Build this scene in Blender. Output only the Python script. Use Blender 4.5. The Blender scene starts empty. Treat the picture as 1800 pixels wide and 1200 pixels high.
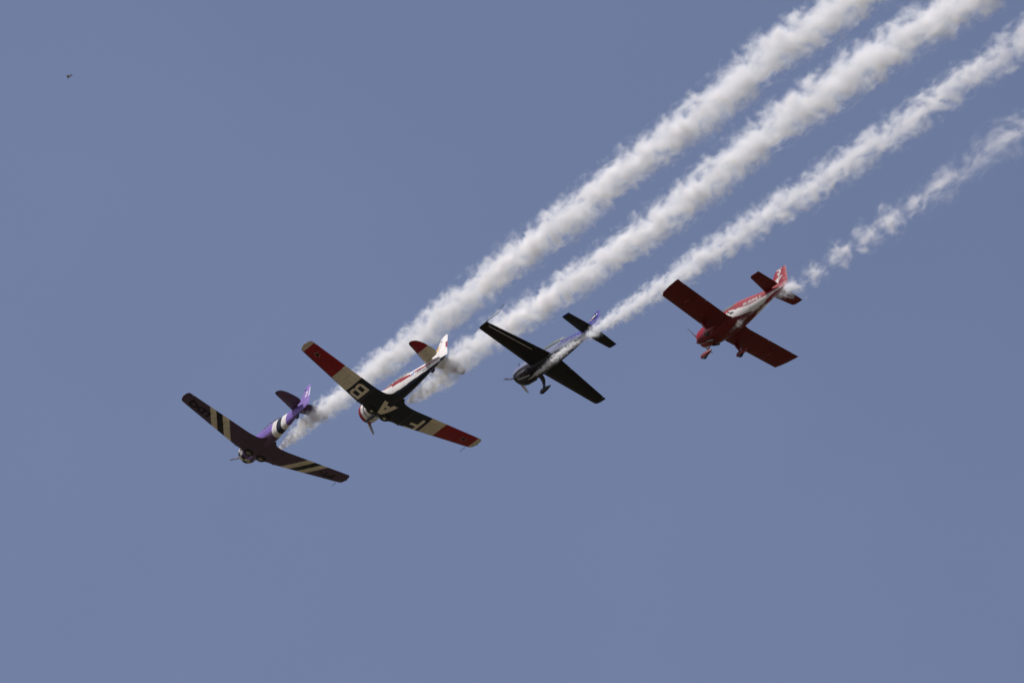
import bpy, bmesh, math, random
from mathutils import Vector, Matrix, noise
from mathutils.bvhtree import BVHTree
from mathutils.geometry import tessellate_polygon

R = math.radians
scene = bpy.context.scene
C = scene.collection

# ------------------------------------------------------------------ camera, light, sky
ELEV = 32.0                       # the photographer points a long lens this far above the horizon
EYE = Vector((0, 0, 1.7))
cam_d = bpy.data.cameras.new('camera')
cam_d.sensor_width = 36.0
cam_d.lens = 250.0
cam_d.clip_start = 0.5
cam_d.clip_end = 60000.0
cam = bpy.data.objects.new('camera', cam_d)
cam.location = EYE
cam.rotation_euler = (R(90 + ELEV), 0, 0)
C.objects.link(cam)
scene.camera = cam

SUN_DIR = Vector((-0.50, -0.22, 0.84)).normalized()      # towards the sun
sun_el = math.asin(SUN_DIR.z)
sun_az = math.atan2(SUN_DIR.x, SUN_DIR.y)                # clockwise from +Y

world = bpy.data.worlds.new('World')
scene.world = world
world.use_nodes = True
wn = world.node_tree.nodes
wl = world.node_tree.links
for n in list(wn):
    wn.remove(n)
sky = wn.new('ShaderNodeTexSky')
sky.sky_type = 'NISHITA'
sky.sun_disc = False
sky.sun_elevation = sun_el
sky.sun_rotation = sun_az
sky.altitude = 700
sky.air_density = 1.0
sky.dust_density = 4.5
sky.ozone_density = 0.9
bg = wn.new('ShaderNodeBackground')
bg.inputs['Strength'].default_value = 0.122
wo = wn.new('ShaderNodeOutputWorld')
tint = wn.new('ShaderNodeMix')                          # a slightly mauve, dusty sky
tint.data_type = 'RGBA'
tint.blend_type = 'MULTIPLY'
tint.inputs[0].default_value = 1.0
tint.inputs[7].default_value = (1.11, 0.98, 1.0, 1)
wl.new(sky.outputs[0], tint.inputs[6])
wtc = wn.new('ShaderNodeTexCoord')                       # faintly uneven high haze
whz = wn.new('ShaderNodeTexNoise')
whz.inputs['Scale'].default_value = 14.0
whz.inputs['Detail'].default_value = 3.0
wl.new(wtc.outputs['Generated'], whz.inputs['Vector'])
wmr = wn.new('ShaderNodeMapRange')
wmr.inputs['From Min'].default_value = 0.3
wmr.inputs['From Max'].default_value = 0.7
wmr.inputs['To Min'].default_value = 0.965
wmr.inputs['To Max'].default_value = 1.035
wl.new(whz.outputs['Fac'], wmr.inputs['Value'])
hz = wn.new('ShaderNodeMix')
hz.data_type = 'RGBA'
hz.blend_type = 'MULTIPLY'
hz.inputs[0].default_value = 1.0
wl.new(tint.outputs[2], hz.inputs[6])
wl.new(wmr.outputs[0], hz.inputs[7])
wl.new(hz.outputs[2], bg.inputs['Color'])
wl.new(bg.outputs[0], wo.inputs['Surface'])

sun_d = bpy.data.lights.new('sun', 'SUN')
sun_d.energy = 3.6
sun_d.angle = R(0.5)
sun_d.color = (1.0, 0.965, 0.91)
sun = bpy.data.objects.new('sun', sun_d)
sun.rotation_euler = (-SUN_DIR).to_track_quat('-Z', 'Y').to_euler()
sun.location = (0, 0, 600)
C.objects.link(sun)

vs = scene.view_settings
vs.view_transform = 'Standard'
vs.look = 'None'
vs.exposure = 0.0
vs.gamma = 1.0
vs.use_curve_mapping = False

cy = scene.cycles
cy.volume_bounces = 12
cy.max_bounces = 16
cy.transparent_max_bounces = 16
cy.volume_step_rate = 1.0
cy.volume_max_steps = 1024


# ------------------------------------------------------------------ small helpers
def lin(r, g, b):
    f = lambda c: ((c / 255.0 + 0.055) / 1.055) ** 2.4 if c > 10 else c / 255.0 / 12.92
    return (f(r), f(g), f(b))


def pchip(xs, ys):
    n = len(xs)
    h = [xs[i + 1] - xs[i] for i in range(n - 1)]
    d = [(ys[i + 1] - ys[i]) / h[i] for i in range(n - 1)]
    m = [0.0] * n
    m[0], m[-1] = d[0], d[-1]
    for i in range(1, n - 1):
        if d[i - 1] * d[i] <= 0:
            m[i] = 0.0
        else:
            w1, w2 = 2 * h[i] + h[i - 1], h[i] + 2 * h[i - 1]
            m[i] = (w1 + w2) / (w1 / d[i - 1] + w2 / d[i])

    def f(x):
        if x <= xs[0]:
            return ys[0]
        if x >= xs[-1]:
            return ys[-1]
        i = max(k for k in range(n - 1) if xs[k] <= x)
        t = (x - xs[i]) / h[i]
        return ((1 + 2 * t) * (1 - t) ** 2 * ys[i] + t * (1 - t) ** 2 * h[i] * m[i]
                + t * t * (3 - 2 * t) * ys[i + 1] + t * t * (t - 1) * h[i] * m[i + 1])
    return f


def lerp_tab(xs, ys):
    def f(x):
        if x <= xs[0]:
            return ys[0]
        for i in range(len(xs) - 1):
            if x <= xs[i + 1]:
                t = (x - xs[i]) / (xs[i + 1] - xs[i])
                return ys[i] * (1 - t) + ys[i + 1] * t
        return ys[-1]
    return f


def in_poly(x, y, P):
    c = False
    j = len(P) - 1
    for i in range(len(P)):
        if (P[i][1] > y) != (P[j][1] > y) and x < (P[j][0] - P[i][0]) * (y - P[i][1]) / (P[j][1] - P[i][1]) + P[i][0]:
            c = not c
        j = i
    return c


def thing(name, label, cat, matrix=None, group=None):
    o = bpy.data.objects.new(name, None)
    o.empty_display_size = 0.5
    C.objects.link(o)
    if matrix is not None:
        o.matrix_world = matrix
    o['label'] = label
    o['category'] = cat
    if group:
        o['group'] = group
    return o


def tag(o, label, cat, group=None):
    o['label'] = label
    o['category'] = cat
    if group:
        o['group'] = group
    return o


def link_mesh(name, bm, mat, parent=None, smooth=True, paint=None, angle=38, label=None):
    me = bpy.data.meshes.new(name)
    bmesh.ops.recalc_face_normals(bm, faces=bm.faces[:])
    bm.to_mesh(me)
    bm.free()
    if smooth:
        me.polygons.foreach_set('use_smooth', [True] * len(me.polygons))
        me.set_sharp_from_angle(angle=R(angle))
    if paint:
        at = me.color_attributes.new('paint', 'FLOAT_COLOR', 'POINT')
        buf = []
        for v in me.vertices:
            r, g, b = paint(v.co.x, v.co.y, v.co.z)
            buf += (r, g, b, 1.0)
        at.data.foreach_set('color', buf)
    me.materials.append(mat)
    o = bpy.data.objects.new(name, me)
    C.objects.link(o)
    if parent:
        o.parent = parent
    if label:
        o['label'] = label
    return o


# ------------------------------------------------------------------ materials
def new_mat(name):
    m = bpy.data.materials.new(name)
    m.use_nodes = True
    nt = m.node_tree
    for n in list(nt.nodes):
        nt.nodes.remove(n)
    out = nt.nodes.new('ShaderNodeOutputMaterial')
    return m, nt, out


def mk_paint(name, color=None, rough=0.38, metal=0.0, coat=0.25, dirt=0.18, scale=2.5, spec=0.35, panels=False):
    """Weathered paint: a colour (or the 'paint' attribute of the mesh) with grime mottling."""
    m, nt, out = new_mat(name)
    N = nt.nodes
    L = nt.links
    b = N.new('ShaderNodeBsdfPrincipled')
    tc = N.new('ShaderNodeTexCoord')
    nz = N.new('ShaderNodeTexNoise')
    nz.inputs['Scale'].default_value = scale
    nz.inputs['Detail'].default_value = 6
    nz.inputs['Roughness'].default_value = 0.65
    mp = N.new('ShaderNodeMapping')
    mp.inputs['Scale'].default_value = (0.5, 1.6, 1.6)     # streaked along the airflow
    L.new(tc.outputs['Object'], mp.inputs['Vector'])
    L.new(mp.outputs[0], nz.inputs['Vector'])
    mr = N.new('ShaderNodeMapRange')
    mr.inputs['From Min'].default_value = 0.3
    mr.inputs['From Max'].default_value = 0.75
    mr.inputs['To Min'].default_value = 1.0
    mr.inputs['To Max'].default_value = 1.0 - dirt
    L.new(nz.outputs['Fac'], mr.inputs['Value'])
    mul = N.new('ShaderNodeMix')
    mul.data_type = 'RGBA'
    mul.blend_type = 'MULTIPLY'
    mul.inputs[0].default_value = 1.0
    if color is None:
        at = N.new('ShaderNodeAttribute')
        at.attribute_name = 'paint'
        L.new(at.outputs['Color'], mul.inputs[6])
    else:
        mul.inputs[6].default_value = (*color, 1)
    L.new(mr.outputs[0], mul.inputs[7])
    last = mul.outputs[2]
    if panels:                                           # sheet joints
        br = N.new('ShaderNodeTexBrick')
        br.inputs['Color1'].default_value = (1, 1, 1, 1)
        br.inputs['Color2'].default_value = (.90, .90, .90, 1)
        br.inputs['Mortar'].default_value = (.38, .38, .38, 1)
        br.inputs['Scale'].default_value = 1.0
        br.inputs['Mortar Size'].default_value = .010
        br.inputs['Mortar Smooth'].default_value = .3
        br.inputs['Brick Width'].default_value = 1.15
        br.inputs['Row Height'].default_value = .62
        L.new(tc.outputs['Object'], br.inputs['Vector'])
        m3 = N.new('ShaderNodeMix')
        m3.data_type = 'RGBA'
        m3.blend_type = 'MULTIPLY'
        m3.inputs[0].default_value = 1.0
        L.new(last, m3.inputs[6])
        L.new(br.outputs['Color'], m3.inputs[7])
        last = m3.outputs[2]
    L.new(last, b.inputs['Base Color'])
    mr2 = N.new('ShaderNodeMapRange')
    mr2.inputs['To Min'].default_value = rough - 0.08
    mr2.inputs['To Max'].default_value = rough + 0.12
    L.new(nz.outputs['Fac'], mr2.inputs['Value'])
    L.new(mr2.outputs[0], b.inputs['Roughness'])
    b.inputs['Metallic'].default_value = metal
    b.inputs['Specular IOR Level'].default_value = spec
    b.inputs['Coat Weight'].default_value = coat
    b.inputs['Coat Roughness'].default_value = 0.12
    L.new(b.outputs[0], out.inputs['Surface'])
    return m


M_skin = mk_paint('weathered_paint', rough=0.45, coat=0.04, spec=0.18, dirt=0.28, panels=True)
M_fabric = mk_paint('painted_fabric_control_surface', rough=0.5, coat=0.02, spec=0.16)
M_rubber = mk_paint('tyre_rubber', (0.018, 0.018, 0.019), rough=0.8, coat=0, dirt=0.4, scale=9)
M_metal = mk_paint('worn_metal', (0.35, 0.34, 0.33), rough=0.4, metal=0.9, coat=0, dirt=0.35, scale=8)
M_dark = mk_paint('sooty_dark_metal', (0.025, 0.024, 0.024), rough=0.55, coat=0, dirt=0.4, scale=7)
M_blade = mk_paint('polished_propeller_blade', (0.62, 0.63, 0.65), rough=0.24, metal=0.95, coat=0, dirt=0.2)
M_cream = mk_paint('cream_lettering_paint', (0.66, 0.60, 0.50), dirt=0.15)
M_white = mk_paint('white_lettering_paint', (0.75, 0.75, 0.74), dirt=0.1)
M_offwhite = mk_paint('faded_white_lettering', (0.52, 0.48, 0.47), dirt=0.3)
M_black = mk_paint('black_lettering_paint', (0.006, 0.006, 0.008), dirt=0.1, coat=0, spec=.1)
M_hubgrey = mk_paint('wheel_hub_grey', (0.16, 0.14, 0.13), dirt=0.3, scale=8)
M_bird = mk_paint('dark_feathers', (0.035, 0.03, 0.032), rough=0.8, coat=0, dirt=0.3, scale=20)


def mk_glass(name, tint=(0.75, 0.86, 0.84), a=0.34):
    m, nt, out = new_mat(name)
    N, L = nt.nodes, nt.links
    tr = N.new('ShaderNodeBsdfTransparent')
    tr.inputs[0].default_value = (*tint, 1)
    gl = N.new('ShaderNodeBsdfGlossy')
    gl.inputs['Roughness'].default_value = 0.06
    fr = N.new('ShaderNodeFresnel')
    fr.inputs['IOR'].default_value = 1.5
    df = N.new('ShaderNodeBsdfDiffuse')
    df.inputs[0].default_value = (0.42, 0.50, 0.51, 1)
    mx = N.new('ShaderNodeMixShader')
    mx.inputs[0].default_value = a
    L.new(tr.outputs[0], mx.inputs[1])
    L.new(df.outputs[0], mx.inputs[2])
    m2 = N.new('ShaderNodeMixShader')
    L.new(fr.outputs[0], m2.inputs[0])
    L.new(mx.outputs[0], m2.inputs[1])
    L.new(gl.outputs[0], m2.inputs[2])
    L.new(m2.outputs[0], out.inputs['Surface'])
    return m


M_glass = mk_glass('canopy_perspex')

# ------------------------------------------------------------------ ground (far below the frame; it throws the warm light up)
m, nt, out = new_mat('dry_airfield_grass')
N, L = nt.nodes, nt.links
b = N.new('ShaderNodeBsdfPrincipled')
b.inputs['Roughness'].default_value = 0.95
tc = N.new('ShaderNodeTexCoord')
nz = N.new('ShaderNodeTexNoise')
nz.inputs['Scale'].default_value = 0.02
nz.inputs['Detail'].default_value = 8
L.new(tc.outputs['Object'], nz.inputs['Vector'])
cr = N.new('ShaderNodeValToRGB')
cr.color_ramp.elements[0].position = 0.35
cr.color_ramp.elements[0].color = (0.080, 0.069, 0.041, 1)
cr.color_ramp.elements[1].position = 0.7
cr.color_ramp.elements[1].color = (0.120, 0.103, 0.062, 1)
L.new(nz.outputs['Fac'], cr.inputs[0])
L.new(cr.outputs[0], b.inputs['Base Color'])
L.new(b.outputs[0], out.inputs['Surface'])
bm = bmesh.new()
G = 24
for i in range(G + 1):
    for j in range(G + 1):
        x, y = (i / G - 0.5) * 24000, (j / G - 0.5) * 24000
        bm.verts.new((x, y, 0 if abs(x) < 2500 and abs(y) < 2500 else 12 * noise.noise((x * .0004, y * .0004, 3))))
bm.verts.ensure_lookup_table()
for i in range(G):
    for j in range(G):
        q = [i * (G + 1) + j, (i + 1) * (G + 1) + j, (i + 1) * (G + 1) + j + 1, i * (G + 1) + j + 1]
        bm.faces.new([bm.verts[k] for k in q])
ground = link_mesh('ground', bm, m)
ground['kind'] = 'structure'


# ------------------------------------------------------------------ shape builders (aeroplane axes: x forward, y to port, z up, metres)
def add_loop_grid(bm, rings, cap0=True, cap1=True, closed=True):
    vr = [[bm.verts.new(p) for p in ring] for ring in rings]
    n = len(vr[0])
    for a, b_ in zip(vr, vr[1:]):
        for k in range(n if closed else n - 1):
            bm.faces.new((a[k], a[(k + 1) % n], b_[(k + 1) % n], b_[k]))
    if cap0:
        bm.faces.new(vr[0][::-1])
    if cap1:
        bm.faces.new(vr[-1])
    return vr


def body_bm(st, step=0.035, n=112, e=2.3, x0=None, x1=None):
    """Loft through stations (x, half width, top z, bottom z, z of greatest width), x falling."""
    st = sorted(st, key=lambda s: s[0])
    xs = [s[0] for s in st]
    W, T, B, Z = (pchip(xs, [s[i] for s in st]) for i in (1, 2, 3, 4))
    a, b_ = (x1 if x1 is not None else xs[-1]), (x0 if x0 is not None else xs[0])
    m_ = max(2, int(abs(a - b_) / step))
    rings = []
    for i in range(m_ + 1):
        x = a + (b_ - a) * i / m_
        w, zt, zb, zc = W(x), T(x), B(x), Z(x)
        ring = []
        for k in range(n):
            t = 2 * math.pi * k / n
            c, s = math.cos(t), math.sin(t)
            y = w * math.copysign(abs(c) ** (2 / e), c)
            hz = (zt - zc) if s >= 0 else (zc - zb)
            z = zc + hz * math.copysign(abs(s) ** (2 / e), s)
            ring.append((x, y, z))
        rings.append(ring)
    bm = bmesh.new()
    add_loop_grid(bm, rings)
    return bm


def airfoil(c0, c1, n, tk, camber):
    """(chord fraction, z/chord) loop: upper from back to front, lower from front to back."""
    def th(c):
        return 5 * tk * (0.2969 * math.sqrt(max(c, 0)) - 0.1260 * c - 0.3516 * c * c + 0.2843 * c ** 3 - 0.1030 * c ** 4)

    def ca(c):
        p = 0.4
        return camber / p ** 2 * (2 * p * c - c * c) if c < p else camber / (1 - p) ** 2 * (1 - 2 * p + 2 * p * c - c * c)
    up, lo = [], []
    for i in range(n + 1):
        t = i / n
        c = c0 + (c1 - c0) * (1 - math.cos(t * math.pi / 2) if c0 == 0 else t)
        up.append((c, ca(c) + th(c)))
        lo.append((c, ca(c) - th(c)))
    loop = up[::-1] + (lo[1:] if c0 == 0 else lo)
    return loop


class Wing:
    """Planform tables over span; .segment() adds a closed span piece between two chord fractions to a mesh."""

    def __init__(self, tab, camber=0.02):
        ys = [t[0] for t in tab]
        self.le, self.te, self.z, self.tk = (lerp_tab(ys, [t[i] for t in tab]) for i in (1, 2, 3, 4))
        self.tip = ys[-1]
        self.ys = ys
        self.camber = camber

    def ring(self, y, c0, c1, n, sgn):
        le, te, z = self.le(y), self.te(y), self.z(y)
        ch = le - te
        return [(le - c * ch, sgn * y, z + h * ch) for c, h in airfoil(c0, c1, n, self.tk(y), self.camber)]

    def segment(self, bm, y0, y1, c0=0.0, c1=1.0, sgn=1, step=0.045, n=34):
        cuts = sorted(set([y0, y1] + [y for y in self.ys if y0 < y < y1]))
        stations = []
        for a, b_ in zip(cuts, cuts[1:]):
            k = max(1, int((b_ - a) / step))
            stations += [a + (b_ - a) * i / k for i in range(k)]
        stations.append(cuts[-1])
        add_loop_grid(bm, [self.ring(y, c0, c1, n, sgn) for y in stations])


def tube_bm(bm, pts, rad, n=12, cap=True):
    pts = [Vector(p) for p in pts]
    rad = rad if isinstance(rad, (list, tuple)) else [rad] * len(pts)
    rings = []
    for i, p in enumerate(pts):
        d = (pts[min(i + 1, len(pts) - 1)] - pts[max(i - 1, 0)]).normalized()
        a = d.orthogonal().normalized() if i == 0 else (a - d * a.dot(d)).normalized()
        c = d.cross(a)
        rings.append([p + (a * math.cos(2 * math.pi * k / n) + c * math.sin(2 * math.pi * k / n)) * rad[i] for k in range(n)])
    add_loop_grid(bm, rings, cap, cap)


def lathe_bm(bm, prof, origin, axis, n=40, up=None):
    """Spin a profile of (along axis, radius) round an axis."""
    ax = Vector(axis).normalized()
    a = ax.orthogonal().normalized() if up is None else (Vector(up) - ax * ax.dot(Vector(up))).normalized()
    c = ax.cross(a)
    o = Vector(origin)
    rings = [[o + ax * h + (a * math.cos(2 * math.pi * k / n) + c * math.sin(2 * math.pi * k / n)) * r for k in range(n)] for h, r in prof]
    add_loop_grid(bm, rings)


def fin_bm(le_poly, te_poly, thick, n=36, m_=26):
    """Vertical surface: leading and trailing edges as z -> x tables [(z, x)], lens-shaped section."""
    z0, z1 = le_poly[0][0], le_poly[-1][0]
    LE = pchip([p[0] for p in le_poly], [p[1] for p in le_poly])
    TE = pchip([p[0] for p in te_poly], [p[1] for p in te_poly])
    rings = []
    for i in range(n + 1):
        z = z0 + (z1 - z0) * i / n
        a, b_ = LE(z), TE(z)
        ring = []
        tk = min(thick, 0.16 * abs(a - b_) + 0.01)
        for sgn in (1, -1):
            for k in range(m_ + 1):
                t = k / m_ if sgn > 0 else 1 - k / m_
                y = sgn * (0.004 + tk * 0.5 * (math.sin(math.pi * min(1, t * 1.35 if t < .37 else .5 + (t - .37) / 1.26)) ** 0.8))
                ring.append((a + (b_ - a) * t, y, z))
        rings.append(ring)
    bm = bmesh.new()
    add_loop_grid(bm, rings)
    return bm


# ------------------------------------------------------------------ markings laid 6 mm over a surface
def bvh_of(*objs):
    vs_, fs, off = [], [], 0
    for o in objs:
        vs_ += [v.co.copy() for v in o.data.vertices]
        fs += [[i + off for i in p.vertices] for p in o.data.polygons]
        off = len(vs_)
    return BVHTree.FromPolygons(vs_, fs)


def decal(name, polys, to3d, ray, tree, mat, parent, grid=0.12, lift=0.007, label=None):
    """Flat polygons (2D) -> placed by to3d -> dropped along ray on to the surface."""
    bm = bmesh.new()
    for P in polys:
        if isinstance(P, bmesh.types.BMesh):
            continue
        try:
            bm.faces.new([bm.verts.new((x, y, 0)) for x, y in P])
        except ValueError:
            pass
    bmesh.ops.triangulate(bm, faces=bm.faces[:])
    lay_decal(bm, grid)
    return finish_decal(name, bm, to3d, ray, tree, mat, parent, lift, label)


def lay_decal(bm, grid):
    xs = [v.co.x for v in bm.verts]
    ys = [v.co.y for v in bm.verts]
    for ax, lo, hi in ((0, min(xs), max(xs)), (1, min(ys), max(ys))):
        k = int((hi - lo) / grid)
        for i in range(1, k + 1):
            no = Vector((1, 0, 0)) if ax == 0 else Vector((0, 1, 0))
            co = no * (lo + (hi - lo) * i / (k + 1))
            bmesh.ops.bisect_plane(bm, geom=bm.verts[:] + bm.edges[:] + bm.faces[:], plane_co=co, plane_no=no)


def finish_decal(name, bm, to3d, ray, tree, mat, parent, lift, label):
    d = Vector(ray).normalized()
    for v in bm.verts:
        p = Vector(to3d(v.co.x, v.co.y))
        hit = tree.ray_cast(p - d * 5.0, d)
        if hit[0] is not None:
            v.co = hit[0] - d * lift
        else:
            near = tree.find_nearest(p)
            v.co = near[0] - d * lift
    return link_mesh(name, bm, mat, parent, smooth=False, label=label)


def text_decal(name, body, size, to3d, ray, tree, mat, parent, bold=0.0, grid=0.1, lift=0.007, label=None, shear=0.0):
    cu = bpy.data.curves.new('lettering_curve', 'FONT')
    cu.body = body
    cu.size = size
    cu.offset = bold
    cu.shear = shear
    cu.align_x = 'CENTER'
    cu.align_y = 'CENTER'
    ob = bpy.data.objects.new('lettering_source', cu)
    me = bpy.data.meshes.new_from_object(ob)
    bm = bmesh.new()
    bm.from_mesh(me)
    bpy.data.objects.remove(ob)
    bpy.data.curves.remove(cu)
    bpy.data.meshes.remove(me)
    bmesh.ops.triangulate(bm, faces=bm.faces[:])
    lay_decal(bm, grid)
    return finish_decal(name, bm, to3d, ray, tree, mat, parent, lift, label)


def rect(x0, y0, x1, y1):
    return [(x0, y0), (x1, y0), (x1, y1), (x0, y1)]


# block capitals in a box 0..1 wide and 0..1 high
S = 0.24
GLYPH = {
    'F': [rect(0, 0, S, 1), rect(S, 1 - .17, 1, 1), rect(S, .42, .8, .42 + .17)],
    'A': [[(0, 0), (.29, 0), (.66, 1), (.36, 1)], [(.71, 0), (1, 0), (.66, 1), (.53, .66)], [(.3, .22), (.72, .22), (.66, .40), (.36, .40)]],
    'B': [rect(0, 0, S, 1), rect(S, 0, .80, .17), rect(S, .83, .78, 1), rect(S, .42, .82, .58),
          [(.76, .17), (.80, 0), (1, .13), (1, .36), (.76, .40)], [(.76, .40), (1, .36), (.90, .50), (.82, .50)],
          [(.76, .60), (.82, .50), (.90, .50), (.98, .62)], [(.76, .60), (.98, .62), (.98, .86), (.76, .83)], [(.76, .83), (.98, .86), (.78, 1)]],
}


def star_polys(cx, cy, r, r2, n=5, rot=math.pi / 2):
    pts = []
    for k in range(2 * n):
        a = rot + math.pi * k / n
        q = r if k % 2 == 0 else r2
        pts.append((cx + q * math.cos(a), cy + q * math.sin(a)))
    return pts


def cam_to_world(v):
    s, c = math.sin(R(ELEV)), math.cos(R(ELEV))
    r, d, z = v
    return Vector((r, z * c + d * s, z * s - d * c))


def plane_matrix(rows, T):
    """rows: right/down/away parts of the aeroplane's x, y, z axes; T: its nose in the same axes."""
    cols = [cam_to_world([rows[i][j] for i in range(3)]) for j in range(3)]
    x = cols[0].normalized()
    y = (cols[1] - x * cols[1].dot(x)).normalized()
    z = x.cross(y)
    t = EYE + cam_to_world(T)
    return Matrix(((x.x, y.x, z.x, t.x), (x.y, y.y, z.y, t.y), (x.z, y.z, z.z, t.z), (0, 0, 0, 1)))


def blade_bm(ang, length, chord, root=0.12, pitch=22, x=0.0):
    bm = bmesh.new()
    u = Vector((0, math.cos(ang), math.sin(ang)))
    t = Vector((0, -math.sin(ang), math.cos(ang)))
    f = Vector((1, 0, 0))
    W = pchip([0, .15, .4, .7, .92, 1.0], [.45, .6, 1.0, .95, .7, .12])
    rings = []
    for i in range(25):
        s = i / 24
        r = root + (length - root) * s
        a = R(pitch * (1.9 - 1.35 * s))
        c = t * math.cos(a) + f * math.sin(a)
        nn = f * math.cos(a) - t * math.sin(a)
        w = chord * W(s) * 0.5
        h = 0.035 * (1.3 - s)
        rings.append([Vector((x, 0, 0)) + u * r + c * w * math.cos(q) + nn * h * math.sin(q) for q in (2 * math.pi * k / 12 for k in range(12))])
    add_loop_grid(bm, rings)
    return bm


def wheel_parts(parent, name, centre, axis, r, w, hubmat, star=None):
    bm = bmesh.new()
    prof = [(-w * .35, r * .55), (-w * .5, r * .72), (-w * .42, r * .92), (-w * .2, r), (w * .2, r), (w * .42, r * .92), (w * .5, r * .72), (w * .35, r * .55)]
    lathe_bm(bm, prof, centre, axis, 44)
    o = link_mesh(name, bm, M_rubber, parent)
    o.name = name
    bm = bmesh.new()
    lathe_bm(bm, [(-w * .4, r * .2), (-w * .40, r * .54), (w * .40, r * .54), (w * .46, r * .46), (w * .42, r * .16), (w * .5, r * .05)], centre, axis, 36)
    link_mesh('hub', bm, hubmat, o)
    if star:
        bm = bmesh.new()
        c = Vector(centre)
        ax = Vector(axis).normalized()
        vv = [bm.verts.new(c + ax * (w * .5 + .004) + Vector((px, py, 0))) for px, py in star_polys(0, 0, r * .40, r * .16, 5, math.pi)]
        bm.faces.new(vv)
        link_mesh('hub_star', bm, M_cream, o, smooth=False)
    return o


# ------------------------------------------------------------------ the two radial-engined trainers
T6_FUS = [(-1.30, .60, .60, -.64, 0), (-1.9, .57, .60, -.70, -.02), (-2.6, .54, .58, -.74, -.02), (-3.4, .51, .56, -.73, -.02), (-4.2, .475, .55, -.75, 0),
          (-5.0, .42, .53, -.71, .02), (-6.0, .335, .49, -.62, .05), (-7.0, .235, .45, -.46, .08), (-8.0, .13, .40, -.30, .10), (-8.55, .06, .36, -.20, .1), (-8.7, .02, .30, -.12, .1)]
T6_WING = [(0, -1.55, -4.05, -.66, .15), (.40, -1.55, -4.30, -.66, .15), (.47, -1.55, -4.10, -.66, .15), (.56, -1.55, -3.96, -.66, .15), (.70, -1.55, -3.86, -.66, .15), (.9, -1.62, -3.82, -.66, .15),
           (1.10, -1.72, -3.80, -.66, .15), (1.45, -1.75, -3.80, -.65, .15),
           (5.75, -2.31, -3.67, .035, .105), (6.1, -2.37, -3.655, .09, .095), (6.22, -2.43, -3.65, .105, .08), (6.30, -2.62, -3.50, .115, .06), (6.345, -2.85, -3.30, .12, .03)]
T6_STAB = [(.05, -7.0, -8.20, .38, .11), (.20, -7.0, -8.22, .38, .11), (.27, -7.03, -8.40, .38, .11), (.38, -7.07, -8.52, .38, .10), (.6, -7.17, -8.61, .38, .10), (1.0, -7.36, -8.62, .38, .09), (1.35, -7.51, -8.60, .38, .085),
           (1.62, -7.62, -8.53, .38, .08), (1.80, -7.70, -8.43, .38, .075), (1.91, -7.78, -8.28, .38, .065), (1.975, -7.90, -8.10, .38, .05)]


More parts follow.
